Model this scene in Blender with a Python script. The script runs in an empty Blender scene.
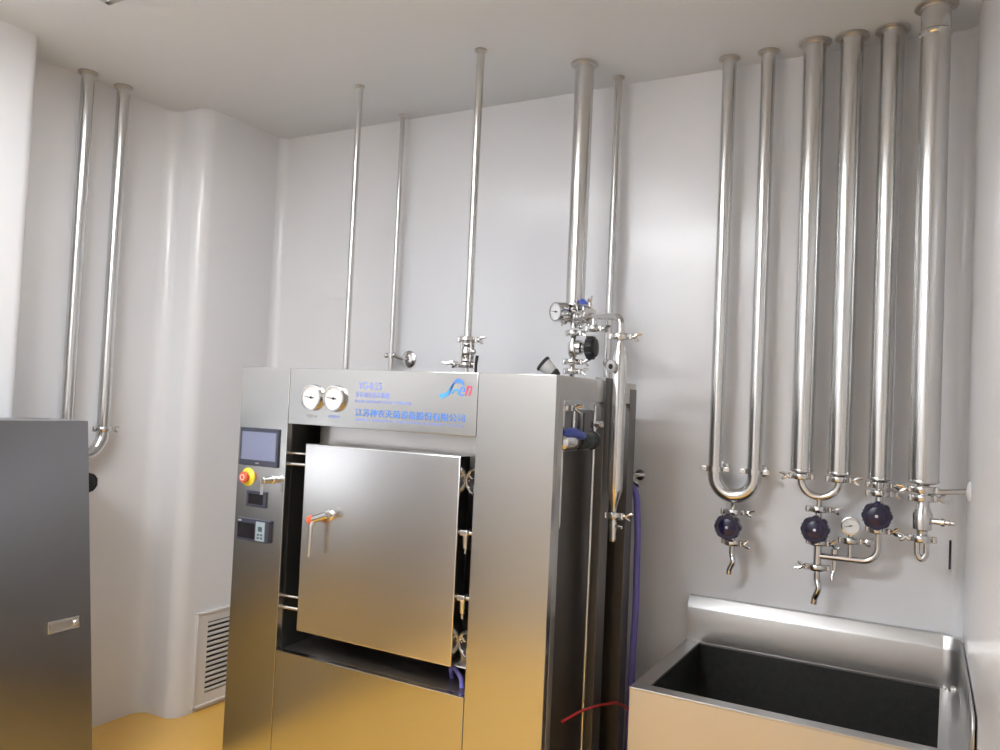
import bpy, bmesh, math, random
from mathutils import Vector, Matrix
random.seed(4)
sc = bpy.context.scene
col = sc.collection
PI = math.pi
V = Vector

# ------------------------------------------------------------------ materials
def new_mat(name):
    m = bpy.data.materials.new(name)
    m.use_nodes = True
    nt = m.node_tree
    return m, nt, nt.nodes['Principled BSDF']

def plain(name, color, rough=0.5, metal=0.0, spec=0.5, coat=0.0, trans=0.0, alpha=None):
    m, nt, b = new_mat(name)
    b.inputs['Base Color'].default_value = (*color, 1)
    b.inputs['Roughness'].default_value = rough
    b.inputs['Metallic'].default_value = metal
    b.inputs['Specular IOR Level'].default_value = spec
    b.inputs['Coat Weight'].default_value = coat
    b.inputs['Transmission Weight'].default_value = trans
    return m

def steel(name, color, rough, streak=(1, 1, 1), amp=0.06, bump=0.0, aniso=0.0, scale=60):
    """metal whose fine brushing varies the gloss along one direction"""
    m, nt, b = new_mat(name)
    tc = nt.nodes.new('ShaderNodeTexCoord')
    mp = nt.nodes.new('ShaderNodeMapping'); mp.inputs['Scale'].default_value = streak
    nz = nt.nodes.new('ShaderNodeTexNoise'); nz.inputs['Scale'].default_value = scale; nz.inputs['Detail'].default_value = 4
    mr = nt.nodes.new('ShaderNodeMapRange')
    mr.inputs['To Min'].default_value = rough - amp; mr.inputs['To Max'].default_value = rough + amp
    nt.links.new(tc.outputs['Object'], mp.inputs['Vector'])
    nt.links.new(mp.outputs['Vector'], nz.inputs['Vector'])
    nt.links.new(nz.outputs['Fac'], mr.inputs['Value'])
    nt.links.new(mr.outputs['Result'], b.inputs['Roughness'])
    b.inputs['Base Color'].default_value = (*color, 1)
    b.inputs['Metallic'].default_value = 1.0
    b.inputs['Anisotropic'].default_value = aniso
    if bump:
        bp = nt.nodes.new('ShaderNodeBump'); bp.inputs['Strength'].default_value = bump; bp.inputs['Distance'].default_value = 0.001
        nt.links.new(nz.outputs['Fac'], bp.inputs['Height']); nt.links.new(bp.outputs['Normal'], b.inputs['Normal'])
    return m

def emit(name, color, strength):
    m, nt, b = new_mat(name)
    b.inputs['Base Color'].default_value = (*color, 1)
    b.inputs['Emission Color'].default_value = (*color, 1)
    b.inputs['Emission Strength'].default_value = strength
    return m

M = {}
M['panel'] = steel('brushed_steel_panel', (.525, .52, .50), .22, (3, 3, 90), .05, .03, 0, 12)
M['door'] = steel('brushed_steel_door', (.66, .65, .635), .25, (3, 3, 90), .05, .03, 0, 12)
M['cabinet'] = steel('brushed_steel_cabinet', (.40, .40, .415), .40, (3, 3, 60), .03, .0, 0, 8)
M['frame'] = steel('satin_steel_frame', (.55, .53, .51), .33, (20, 20, 2), .05)
M['inner'] = steel('dull_steel_interior', (.22, .21, .205), .46, (6, 6, 6), .08, .05)
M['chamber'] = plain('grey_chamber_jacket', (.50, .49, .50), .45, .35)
M['dark'] = plain('gap_shade_black', (.02, .019, .018), .5, .3)  # near-black colour stands in for shade inside gaps and open bays
M['pipe'] = steel('polished_steel_tube', (.68, .675, .665), .21, (8, 8, 1), .05)
M['fit'] = steel('polished_steel_fitting', (.68, .67, .66), .17, (9, 9, 9), .05)
M['sink'] = steel('worn_steel_sink', (.54, .53, .52), .36, (2, 40, 40), .08, .05, 0, 10)
M['sink_side'] = steel('brushed_steel_sink_front', (.66, .65, .645), .46, (3, 3, 60), .06, .03, 0, 10)
M['bowl'] = plain('black_granular_coating', (.024, .024, .023), .5)
def grain(m, a, b, scale):
    nt = m.node_tree; bs_ = nt.nodes['Principled BSDF']
    tc = nt.nodes.new('ShaderNodeTexCoord'); nz = nt.nodes.new('ShaderNodeTexNoise')
    nz.inputs['Scale'].default_value = scale; nz.inputs['Detail'].default_value = 6; nz.inputs['Roughness'].default_value = .8
    mx = nt.nodes.new('ShaderNodeMix'); mx.data_type = 'RGBA'
    mx.inputs['A'].default_value = (*a, 1); mx.inputs['B'].default_value = (*b, 1)
    nt.links.new(tc.outputs['Object'], nz.inputs['Vector']); nt.links.new(nz.outputs['Fac'], mx.inputs['Factor'])
    nt.links.new(mx.outputs['Result'], bs_.inputs['Base Color'])
grain(M['bowl'], (.004, .004, .004), (.052, .050, .046), 45)
M['black'] = plain('black_rubber', (.012, .012, .013), .45)
M['navy'] = plain('navy_plastic', (.008, .006, .040), .2, 0, .5, .3)
M['blue'] = plain('blue_vinyl', (.07, .11, .48), .4)
M['green'] = plain('dark_green_plastic', (.01, .03, .02), .4)
M['purple'] = plain('violet_hose', (.17, .15, .50), .4)
M['red'] = plain('red_plastic', (.6, .03, .03), .4)
M['redorange'] = plain('orange_red_plastic', (.70, .13, .06), .35)
M['yellow'] = plain('yellow_plastic', (.85, .72, .05), .4)
M['white'] = plain('white_plastic', (.8, .8, .8), .35)
M['dial'] = plain('white_dial', (.78, .78, .78), .3, 0, .5, .0)
M['screen'] = plain('grey_blue_screen', (.20, .22, .33), .18)
M['bezel'] = plain('dark_slate_bezel', (.045, .05, .075), .3)
M['darkscreen'] = plain('black_display', (.015, .013, .016), .15)
M['keypad'] = plain('grey_blue_keypad', (.34, .42, .46), .45)
M['key'] = plain('dark_keys', (.06, .10, .13), .4)
M['inkblue'] = plain('blue_ink', (.11, .30, .85), .5)
M['inkpale'] = plain('pale_blue_ink', (.28, .36, .84), .5)
M['inkcyan'] = plain('cyan_ink', (.10, .42, .80), .5)
M['inkred'] = plain('red_ink', (.75, .05, .14), .5)
M['inkgrey'] = plain('grey_ink', (.42, .40, .42), .5)
M['jar'] = plain('frosted_white_plastic', (.62, .62, .62), .15, 0, .5, .5)

def wall_mat():
    m, nt, b = new_mat('white_wall_panel')
    nz = nt.nodes.new('ShaderNodeTexNoise'); nz.inputs['Scale'].default_value = 1.6; nz.inputs['Detail'].default_value = 2
    cr = nt.nodes.new('ShaderNodeMix'); cr.data_type = 'RGBA'
    cr.inputs['A'].default_value = (.755, .755, .775, 1); cr.inputs['B'].default_value = (.785, .785, .80, 1)
    tc = nt.nodes.new('ShaderNodeTexCoord')
    nt.links.new(tc.outputs['Object'], nz.inputs['Vector'])
    nt.links.new(nz.outputs['Fac'], cr.inputs['Factor'])
    nt.links.new(cr.outputs['Result'], b.inputs['Base Color'])
    b.inputs['Roughness'].default_value = .20
    b.inputs['Specular IOR Level'].default_value = .45
    return m
M['wall'] = wall_mat()
M['ceiling'] = plain('pale_ceiling_panel', (.69, .72, .755), .5)

def floor_mat():
    m, nt, b = new_mat('yellow_epoxy_floor')
    nz = nt.nodes.new('ShaderNodeTexNoise'); nz.inputs['Scale'].default_value = 5; nz.inputs['Detail'].default_value = 3
    mx = nt.nodes.new('ShaderNodeMix'); mx.data_type = 'RGBA'
    mx.inputs['A'].default_value = (.80, .455, .095, 1); mx.inputs['B'].default_value = (.86, .50, .115, 1)
    tc = nt.nodes.new('ShaderNodeTexCoord')
    nt.links.new(tc.outputs['Object'], nz.inputs['Vector'])
    nt.links.new(nz.outputs['Fac'], mx.inputs['Factor'])
    nt.links.new(mx.outputs['Result'], b.inputs['Base Color'])
    b.inputs['Roughness'].default_value = .25
    return m
M['floor'] = floor_mat()
M['lamp'] = emit('lit_diffuser', (.93, .965, 1.0), 6.0)
M['lamp_rear'] = emit('bright_lit_diffuser', (.93, .965, 1.0), 29.0)
M['grille'] = plain('cream_painted_metal', (.70, .68, .66), .4)

# ------------------------------------------------------------------ mesh building
def basis(axis):
    a = V(axis).normalized()
    t = V((0, 0, 1)) if abs(a.z) < .9 else V((1, 0, 0))
    u = a.cross(t).normalized()
    return u, a.cross(u).normalized(), a

class MB:
    def __init__(self):
        self.bm = bmesh.new()
    def _append(self, b2, mat=None):
        if mat is not None:
            b2.transform(mat)
        me = bpy.data.meshes.new('tmp')
        b2.to_mesh(me); b2.free()
        self.bm.from_mesh(me)
        bpy.data.meshes.remove(me)
        return self
    def F(self, vs):
        fc = self.bm.faces.new(vs); fc.smooth = True
        return fc
    def box(self, x0, x1, y0, y1, z0, z1, bev=0.0, seg=2, mat=None):
        b = bmesh.new()
        bmesh.ops.create_cube(b, size=1)
        for v in b.verts:
            v.co = V(((x0 + x1) / 2 + v.co.x * (x1 - x0), (y0 + y1) / 2 + v.co.y * (y1 - y0), (z0 + z1) / 2 + v.co.z * (z1 - z0)))
        if bev:
            bmesh.ops.bevel(b, geom=b.edges[:], offset=bev, segments=seg, affect='EDGES', profile=.5)
        b.normal_update()
        for fc in b.faces: fc.smooth = max(abs(c) for c in fc.normal) < .9999
        return self._append(b, mat)
    def lathe(self, prof, origin, axis=(0, 0, 1), seg=20):
        """prof: list of (radius, distance along the axis)"""
        u, w, a = basis(axis)
        o = V(origin)
        bm = self.bm
        rings = []
        for r, t in prof:
            if r < 1e-6:
                rings.append([bm.verts.new(o + a * t)])
            else:
                rings.append([bm.verts.new(o + a * t + (u * math.cos(2 * PI * k / seg) + w * math.sin(2 * PI * k / seg)) * r) for k in range(seg)])
        for A, B in zip(rings, rings[1:]):
            for k in range(seg):
                k2 = (k + 1) % seg
                if len(A) == 1 and len(B) == 1: continue
                if len(A) == 1: self.F((A[0], B[k2], B[k]))
                elif len(B) == 1: self.F((A[k], A[k2], B[0]))
                else: self.F((A[k], A[k2], B[k2], B[k]))
        if len(rings[0]) > 1: self.F(rings[0][::-1])
        if len(rings[-1]) > 1: self.F(rings[-1])
        return self
    def cyl(self, p0, p1, r, r1=None, seg=16, bev=0.0):
        p0 = V(p0); p1 = V(p1); L = (p1 - p0).length
        r1 = r if r1 is None else r1
        if bev:
            prof = [(r - bev, 0), (r, bev), (r1, L - bev), (r1 - bev, L)]
        else:
            prof = [(r, 0), (r1, L)]
        return self.lathe(prof, p0, p1 - p0, seg)
    def tube(self, pts, r, fillet=0.0, seg=14, arc=7):
        pts = [V(p) for p in pts]
        if fillet and len(pts) > 2:
            out = [pts[0]]
            for a, b, c in zip(pts, pts[1:], pts[2:]):
                d0 = (a - b).normalized(); d1 = (c - b).normalized()
                ang = d0.angle(d1)
                if ang > PI - .02:
                    out.append(b); continue
                t = min(fillet / math.tan(ang / 2), (a - b).length * .49, (c - b).length * .49)
                rad = t * math.tan(ang / 2)
                bis = (d0 + d1).normalized()
                cen = b + bis * (rad / math.sin(ang / 2))
                s = b + d0 * t; e = b + d1 * t
                v0 = s - cen; v1 = e - cen; tot = v0.angle(v1)
                for k in range(arc + 1):
                    f = k / arc
                    out.append(cen + (v0 * math.sin((1 - f) * tot) + v1 * math.sin(f * tot)) / math.sin(tot))
            out.append(pts[-1]); pts = out
        bm = self.bm
        t0 = (pts[1] - pts[0]).normalized()
        u, w, _ = basis(t0)
        rings = []
        prev = t0
        if isinstance(r, (list, tuple)) and len(r) != len(pts):
            cum = [0.0]
            for a, b in zip(pts, pts[1:]): cum.append(cum[-1] + (b - a).length)
            rr_ = []
            for c_ in cum:
                g = c_ / cum[-1] * (len(r) - 1); k0 = min(int(g), len(r) - 2)
                rr_.append(r[k0] + (r[k0 + 1] - r[k0]) * (g - k0))
            r = rr_
        for i, p in enumerate(pts):
            if i == 0: t = t0
            elif i == len(pts) - 1: t = (pts[i] - pts[i - 1]).normalized()
            else: t = ((pts[i + 1] - pts[i]).normalized() + (pts[i] - pts[i - 1]).normalized()).normalized()
            q = prev.rotation_difference(t)
            u = q @ u; w = q @ w; prev = t
            rr = r[i] if isinstance(r, (list, tuple)) else r
            rings.append([bm.verts.new(p + (u * math.cos(2 * PI * k / seg) + w * math.sin(2 * PI * k / seg)) * rr) for k in range(seg)])
        for A, B in zip(rings, rings[1:]):
            for k in range(seg):
                k2 = (k + 1) % seg
                self.F((A[k], A[k2], B[k2], B[k]))
        self.F(rings[0][::-1]); self.F(rings[-1])
        return self
    def prism(self, poly, origin, ux, uy, depth, bev=0.0):
        """2-D outline set at origin along ux, uy and pushed depth along ux x uy"""
        b = bmesh.new()
        o = V(origin); ux = V(ux).normalized(); uy = V(uy).normalized(); n = ux.cross(uy)
        A = [b.verts.new(o + ux * x + uy * y) for x, y in poly]
        B = [b.verts.new(o + ux * x + uy * y + n * depth) for x, y in poly]
        b.faces.new(A[::-1]); top = b.faces.new(B)
        k = len(poly)
        for i in range(k):
            b.faces.new((A[i], A[(i + 1) % k], B[(i + 1) % k], B[i])).smooth = True
        if bev:
            bmesh.ops.bevel(b, geom=list(top.edges), offset=bev, segments=3, affect='EDGES', profile=.5)
        b.normal_update()
        for fc in b.faces: fc.smooth = abs(fc.normal.dot(n)) < .9999
        return self._append(b)
    def ball(self, c, r, seg=16):
        b = bmesh.new()
        bmesh.ops.create_uvsphere(b, u_segments=seg, v_segments=seg // 2, radius=r)
        for fc in b.faces: fc.smooth = True
        return self._append(b, Matrix.Translation(V(c)))
    def ring(self, c, axis, R, r, seg=28, s2=8):
        u, w, a = basis(axis); c = V(c); bm = self.bm
        rings = []
        for k in range(seg):
            d = u * math.cos(2 * PI * k / seg) + w * math.sin(2 * PI * k / seg)
            rings.append([bm.verts.new(c + d * (R + r * math.cos(2 * PI * j / s2)) + a * r * math.sin(2 * PI * j / s2)) for j in range(s2)])
        for k in range(seg):
            A = rings[k]; B = rings[(k + 1) % seg]
            for j in range(s2):
                self.F((A[j], B[j], B[(j + 1) % s2], A[(j + 1) % s2]))
        return self
    def build(self, name, mat, parent=None, ang=38, loc=None):
        bm = self.bm
        bmesh.ops.recalc_face_normals(bm, faces=bm.faces[:])
        off = V((0, 0, 0))
        if parent is not None:
            p = parent
            while p is not None:
                off += p.location; p = p.parent
        elif loc is not None:
            off = V(loc)
        for v in bm.verts: v.co -= off
        me = bpy.data.meshes.new(name)
        bm.to_mesh(me); bm.free()
        me.materials.append(M[mat] if isinstance(mat, str) else mat)
        flat = [not p.use_smooth for p in me.polygons]
        me.set_sharp_from_angle(angle=math.radians(ang))
        for p, fl in zip(me.polygons, flat): p.use_smooth = not fl
        o = bpy.data.objects.new(name, me)
        col.objects.link(o)
        if parent is not None: o.parent = parent
        elif loc is not None: o.location = loc
        return o

def thing(name, label, cat, loc=(0, 0, 0), group=None):
    o = bpy.data.objects.new(name, None); col.objects.link(o)
    o.location = loc; o.empty_display_size = .05
    o['label'] = label; o['category'] = cat
    if group: o['group'] = group
    return o
def tag(o, label, cat, group=None):
    o['label'] = label; o['category'] = cat
    if group: o['group'] = group
    return o
def struct(o):
    o['kind'] = 'structure'; return o

def text_mesh(name, body, size, mat, parent, x, y, z, width=None, shear=0.0, extrude=.0006, height=None, label=None):
    """flat lettering printed on a panel that faces -Y, lower left corner at x, z"""
    cu = bpy.data.curves.new(name, 'FONT'); cu.body = body; cu.size = size; cu.shear = shear
    cu.extrude = extrude; cu.resolution_u = 3
    t = bpy.data.objects.new(name + '_text', cu); col.objects.link(t)
    bpy.context.view_layer.update()
    me = bpy.data.meshes.new_from_object(t.evaluated_get(bpy.context.evaluated_depsgraph_get()))
    bpy.data.objects.remove(t); bpy.data.curves.remove(cu)
    xs = [v.co.x for v in me.vertices]; ys = [v.co.y for v in me.vertices]
    x0, y0 = min(xs), min(ys)
    sx = (width / (max(xs) - x0)) if width else 1.0
    sy = (height / (max(ys) - y0)) if height else (sx if width else 1.0)
    off = V((0, 0, 0)); p = parent
    while p is not None: off += p.location; p = p.parent
    for v in me.vertices:
        cx, cy, cz = v.co
        v.co = V((x + (cx - x0) * sx, y - cz - extrude, z + (cy - y0) * sy)) - off
    me.materials.clear(); me.materials.append(M[mat])
    me.name = name
    o = bpy.data.objects.new(name, me); col.objects.link(o); o.parent = parent
    if label: o['label'] = label
    return o

# ------------------------------------------------------------------ camera
cam = bpy.data.cameras.new('camera'); camo = bpy.data.objects.new('camera', cam); col.objects.link(camo)
cam.sensor_fit = 'HORIZONTAL'; cam.sensor_width = 36.0; cam.lens = 807.279 / 1000 * 36
cam.clip_start = .02
r0 = V((0.8722, 0.4872, 0.0446))
f, yaw, pit, rol = 807.279, 0.510805, -0.0324604, 0.0446314
def rx(a): return Matrix(((1, 0, 0), (0, math.cos(a), -math.sin(a)), (0, math.sin(a), math.cos(a))))
def ry(a): return Matrix(((math.cos(a), 0, math.sin(a)), (0, 1, 0), (-math.sin(a), 0, math.cos(a))))
def rz(a): return Matrix(((math.cos(a), -math.sin(a), 0), (math.sin(a), math.cos(a), 0), (0, 0, 1)))
W2I = rz(rol) @ rx(pit) @ ry(yaw) @ Matrix(((1, 0, 0), (0, 0, -1), (0, 1, 0)))
right, down, fwd = V(W2I[0]), V(W2I[1]), V(W2I[2])
R3 = Matrix((right, -down, -fwd)).transposed()
camo.matrix_world = Matrix.Translation((0, 0, 1.6)) @ R3.to_4x4()
sc.camera = camo

# ------------------------------------------------------------------ the room
CEIL = 2.98; YB = 3.22; XL = -3.226; XA = -3.45; YBX = 2.69; XR = .05
def fillet_path(pts, rad, n=8):
    out = [V(pts[0])]
    for (a, b, c, r) in zip(pts, pts[1:], pts[2:], rad):
        a = V(a); b = V(b); c = V(c)
        if r <= 0: out.append(b); continue
        d0 = (a - b).normalized(); d1 = (c - b).normalized(); ang = d0.angle(d1)
        t = r / math.tan(ang / 2); cen = b + (d0 + d1).normalized() * (r / math.sin(ang / 2))
        v0 = b + d0 * t - cen; v1 = b + d1 * t - cen; tot = v0.angle(v1)
        for k in range(n + 1):
            q = k / n
            out.append(cen + (v0 * math.sin((1 - q) * tot) + v1 * math.sin(q * tot)) / math.sin(tot))
    out.append(V(pts[-1])); return out

struct(MB().box(-3.7, 1.3, -.55, YB + .2, -.1, 0).build('floor', 'floor'))
struct(MB().box(-3.7, 1.3, -.55, YB + .2, CEIL, CEIL + .1).build('ceiling', 'ceiling'))
inner = fillet_path([(XL, -.35), (XL, 1.87), (XA, 1.87), (XA, YBX), (XL, YBX), (XL, YB - .001)], [.05, .05, .07, .07])
poly = [(p.x, p.y) for p in inner] + [(-3.7, YB - .001), (-3.7, -.35)]
struct(MB().prism(poly, (0, 0, 0), (1, 0, 0), (0, 1, 0), CEIL).build('wall_left', 'wall', ang=30))
# the back wall: panels whose joints show as hair-line grooves, with a coved corner at each end
def yq(x, r, x0): return r - math.sqrt(max(0, r * r - (r - abs(x - x0)) ** 2))
cove = .05
bp = [(XL, YB)]
bp = fillet_path([(XL - .001, YB - .2), (XL - .001, YB), (XR + .03, YB)], [cove])
poly = [(p.x, p.y) for p in bp[1:]] + [(XR + .03, YB + .15), (XL - .3, YB + .15), (XL - .3, YB - .0)]
struct(MB().prism(poly, (0, 0, 0), (1, 0, 0), (0, 1, 0), CEIL).build('wall_back', 'wall', ang=30))
# the right wall runs forward from the sink and turns away beside the doorway
ip = fillet_path([(XR - .16, YB + .0), (XR, YB + .0), (XR + .100, .9), (1.2, .9), (1.2, -.35)], [.04, .05, .05])
poly = [(p.x, p.y) for p in ip[1:]] + [(1.35, -.35), (1.35, YB), (XR, YB)]
struct(MB().prism(poly, (0, 0, 0), (1, 0, 0), (0, 1, 0), CEIL).build('wall_right', 'wall', ang=30))
struct(MB().box(-3.7, 1.35, -.5, -.35, 0, CEIL).build('wall_rear', 'wall'))

# ceiling lamps: the tip of one shows at the top edge of the picture, the other hangs behind the camera
def ceiling_lamp(label, mat, lx0, lx1, ly0, ly1):
    lamp = thing('ceiling_light', label, 'lamp', ((lx0 + lx1) / 2, (ly0 + ly1) / 2, CEIL), 'ceiling lamps')
    fr = MB()
    for a in ((lx0, lx1, ly0, ly0 + .025), (lx0, lx1, ly1 - .025, ly1), (lx0, lx0 + .025, ly0, ly1), (lx1 - .025, lx1, ly0, ly1)):
        fr.box(*a, CEIL - .03, CEIL, .003)
    fr.build('frame', 'frame', lamp)
    MB().box(lx0 + .025, lx1 - .025, ly0 + .025, ly1 - .025, CEIL - .022, CEIL - .004).build('diffuser', mat, lamp)
ceiling_lamp('flat rectangular ceiling lamp with dark frame, only its tip in view', 'lamp', -2.66, -1.46, 1.17, 1.77)
ceiling_lamp('flat rectangular ceiling lamp at the rear of the room behind the camera', 'lamp_rear', -2.35, -1.15, -.15, .45)

# ------------------------------------------------------------------ repeating fittings
def flange(parent, x, y, r, name='ceiling_flange'):
    """trumpet shaped cover ring where a pipe meets the ceiling"""
    k = r
    R = r * 1.38 + .004
    MB().lathe([(k, -.014), (k + .002, -.013), (k + .004, -.009), (R - .003, -.008), (R, -.006), (R, -.001), (R - .001, 0), (k, 0)], (x, y, CEIL), (0, 0, 1), 28).build(name, 'frame', parent)
def clamp(parent, c, r, ang=0.0, wing=1.0, axis=(0, 0, 1), name='clamp'):
    """two-piece sanitary clamp: grooved ring, hinge lug on one side and wing nut on the other"""
    u, w_, a = basis(axis)
    d = (u * math.cos(ang) + w_ * math.sin(ang))
    if abs(V(axis).normalized().z) > .9:
        d = V((math.cos(ang), math.sin(ang), 0))
    side = V(axis).normalized().cross(d).normalized()
    c = V(c); R = r + .010
    m = MB()
    m.lathe([(r, -.011), (R - .003, -.011), (R, -.007), (R, .007), (R - .003, .011), (r, .011)], c, axis, 24)
    # lugs
    for s in (1, -1):
        q = c + d * s * (R + .006)
        m.cyl(q - a * .011, q + a * .011, .0085, bev=.002, seg=12)
    q = c + d * (R + .008)
    m.cyl(q - side * .004, q + side * .030, .0035, seg=8)
    m.build(name, 'fit', parent)
    n = MB()
    q2 = c + d * (R + .010)
    n.cyl(q2, q2 + d * .012, .007, seg=10, bev=.002)
    n.tube([q2 + d * .008 - a * .002, q2 + d * .020 + a * .008 * wing, q2 + d * .036 + a * .010 * wing], [.006, .0065, .0045], seg=8)
    n.tube([q2 + d * .008 - a * .002, q2 + d * .018 - a * .010 * wing, q2 + d * .026 - a * .014 * wing], [.006, .006, .004], seg=8)
    n.build('wing_nut', 'fit', parent)
def handwheel(parent, c, direction, R=.049, mat='navy', name='handwheel', lobes=8):
    u, w_, a = basis(direction)
    pts = []
    N = 96
    for k in range(N):
        t = 2 * PI * k / N
        rr = R * (1 - .10 * (0.5 - 0.5 * math.cos(lobes * t)) ** 1.5)
        pts.append((rr * math.cos(t), rr * math.sin(t)))
    m = MB().prism(pts, V(c) - a * .014, u, w_, .030, bev=.007)
    m.lathe([(R * .70, .012), (R * .62, .018), (R * .35, .022), (0, .023)], V(c), direction, 24)
    h = m.build(name, mat, parent)
    MB().lathe([(R * .11, .021), (R * .11, .025), (R * .07, .027), (0, .027)], V(c), direction, 14).build('center_cap', 'white' if mat == 'navy' else 'black', h)
    return h
def gauge(parent, c, direction, R=.033, depth=.022, name='pressure_gauge', needle=2.9):
    u, w_, a = basis(direction); c = V(c)
    g = MB().lathe([(0, -depth), (R * .80, -depth), (R, -depth * .8), (R, .002), (R * .98, .006), (R * .86, .007), (R * .82, .002), (R * .82, 0), (0, 0)], c, direction, 32).build(name, 'fit', parent)
    MB().lathe([(R * .82, .0005), (R * .82, .0018), (0, .0018)], c, direction, 28).build('dial', 'dial', g)
    up = V((0, 0, 1)); rt = a.cross(up) * -1 if abs(a.z) < .9 else u
    rt.normalize(); up = rt.cross(a) * -1
    d = rt * math.cos(needle) + up * math.sin(needle)
    s = d.cross(a)
    n = MB()
    n.tube([c + a * .003 - d * R * .25, c + a * .003 + d * R * .65], [R * .05, R * .02], seg=6)
    n.lathe([(R * .10, .002), (R * .10, .005), (0, .005)], c, direction, 10)
    n.build('needle', 'black', g)
    tk = MB()
    for k in range(11):
        t = -PI * .25 + (PI * 1.5) * k / 10
        e = rt * math.cos(t) + up * math.sin(t)
        tk.tube([c + a * .0022 + e * R * .64, c + a * .0022 + e * R * .76], R * .018, seg=5)
    tk.build('scale_marks', 'inkgrey', g)
    return g
def pipe(parent, x, y, z0, z1, r, name='pipe', seg=32):
    return MB().lathe([(r, z0), (r, z1)], (x, y, 0), (0, 0, 1), seg).build(name, 'pipe', parent)
def reducer(parent, x, y, z, r, r2, h, name='end_cap'):
    """the closed lower end of a jacketed pipe, drawn in to the inner tube"""
    MB().lathe([(r, z + .004), (r + .0015, z + .002), (r + .0015, z - .004), (r - .004, z - .008), (r2 + .004, z - .012), (r2, z - .016), (r2, z - h)], (x, y, 0), (0, 0, 1), 28).build(name, 'fit', parent)
def spout(parent, x, y, z0, z1, r=.0105, name='outlet_spout', sway=.016):
    L = z0 - z1
    MB().tube([(x, y, z0), (x, y, z0 - L * .30), (x + sway * .35, y - .006, z0 - L * .42), (x + sway * .55, y - .010, z0 - L * .52), (x + sway * .15, y - .008, z0 - L * .68), (x - sway * .35, y - .004, z0 - L * .82), (x - sway * .45, y - .003, z1)], r, .03, 12).build(name, 'fit', parent)
def valve_body(parent, x, y, z, h, wheel_y, name='valve_body', R=.030):
    """weir diaphragm valve, bonnet towards the room"""
    m = MB()
    m.lathe([(.013, -h / 2), (.013, -h * .3), (.022, -h * .16), (.024, 0), (.022, h * .16), (.013, h * .3), (.013, h / 2)], (x, y, z), (0, 0, 1), 20)
    m.box(x - R, x + R, y - .026, y - .014, z - R, z + R, .004)
    for sx in (-1, 1):
        for sz in (-1, 1):
            m.cyl((x + sx * R * .74, y - .034, z + sz * R * .74), (x + sx * R * .74, y - .008, z + sz * R * .74), .005, seg=8)
    b = m.build(name, 'fit', parent)
    MB().lathe([(.028, 0), (.028, .012), (.022, .022), (.016, .03), (.016, abs(y - .022 - wheel_y))], (x, y - .022, z), (0, -1, 0), 20).build('bonnet', 'fit', b)

# ------------------------------------------------------------------ pipes on the back wall, right of the autoclave
def wall_clip(parent, x, y, z, r, wx, wy, wz, dr=.023, name='wall_bracket', axis=(0, 1, 0)):
    """rosette on the wall, rod and split ring round the pipe"""
    m = MB()
    ax = V(axis)
    m.lathe([(dr, 0), (dr, .003), (dr * .85, .006), (.010, .008), (.008, .02)], V((wx, wy, wz)), -ax, 22)
    w0 = V((wx, wy, wz)) - ax * .015
    p = V((x, y, z))
    d = (w0 - p); d.z = 0; d.normalize()
    m.tube([w0, w0 - ax * .02, p + d * (r + .010)], .0055, .01, 10)
    m.lathe([(r, -.010), (r + .007, -.010), (r + .007, .010), (r, .010)], p, (0, 0, 1), 22)
    for s in (1, -1):
        q = p + V((1, 0, 0)) * s * (r + .016)
        m.box(q.x - .012, q.x + .012, q.y - .006, q.y + .006, q.z - .009, q.z + .009, .002)
        m.cyl((q.x + s * .003, q.y - .014, q.z), (q.x + s * .003, q.y + .012, q.z), .0055, seg=8)
    m.build(name, 'fit', parent)

y = 3.128
xa, xb, zc = -.787, -.640, 1.366
t = thing('looped_pipe', 'slim steel pipe pair with wide U bend, leftmost above the sink', 'pipe', (-.7035, y, 1.25))
pipe(t, xa, y, zc, CEIL, .0265); pipe(t, xb, y, zc, CEIL, .0265)
flange(t, xa, y, .0265); flange(t, xb, y, .0265)
cxm = (xa + xb) / 2; rad = (xb - xa) / 2
MB().tube([(xa, y, zc + .001)] + [(cxm - rad * math.cos(PI * k / 16), y, zc - .012 - rad * math.sin(PI * k / 16)) for k in range(17)] + [(xb, y, zc + .001)], .0265, seg=24).build('return_bend', 'pipe', t)
wall_clip(t, xa, y, zc + .012, .0265, xa + .012, YB, zc + .016)
wall_clip(t, xb, y, zc + .012, .0265, xb + .012, YB, zc + .012)
zb = zc - .012 - rad - .0265
MB().lathe([(.016, zb + .01), (.010, zb), (.010, zb - .02), (.022, zb - .024), (.022, zb - .03)], (cxm, y, 0), (0, 0, 1), 18).build('drain_stub', 'fit', t)

def wheel_valve(name, label, x, y, ztop, zwheel, zbot, group=None):
    v = thing(name, label, 'valve', (x, y, zwheel), group or 'navy handwheel valves over the sink')
    MB().lathe([(.012, zbot), (.012, ztop)], (x, y, 0), (0, 0, 1), 16).build('valve_stem_tube', 'fit', v)
    clamp(v, (x, y, ztop - .006), .022, .25)
    valve_body(v, x, y, zwheel, (ztop - zbot) * .8, y - .065)
    handwheel(v, (x, y - .072, zwheel), (0, -1, 0))
    clamp(v, (x, y, zbot + .006), .022, -.35, -1)
    return v
v1 = wheel_valve('diaphragm_valve', 'navy handwheel valve with curved spout hanging under the leftmost wide U bend', cxm, y, zb - .028, 1.172, 1.100)
spout(v1, cxm, y, 1.092, .985)

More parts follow.
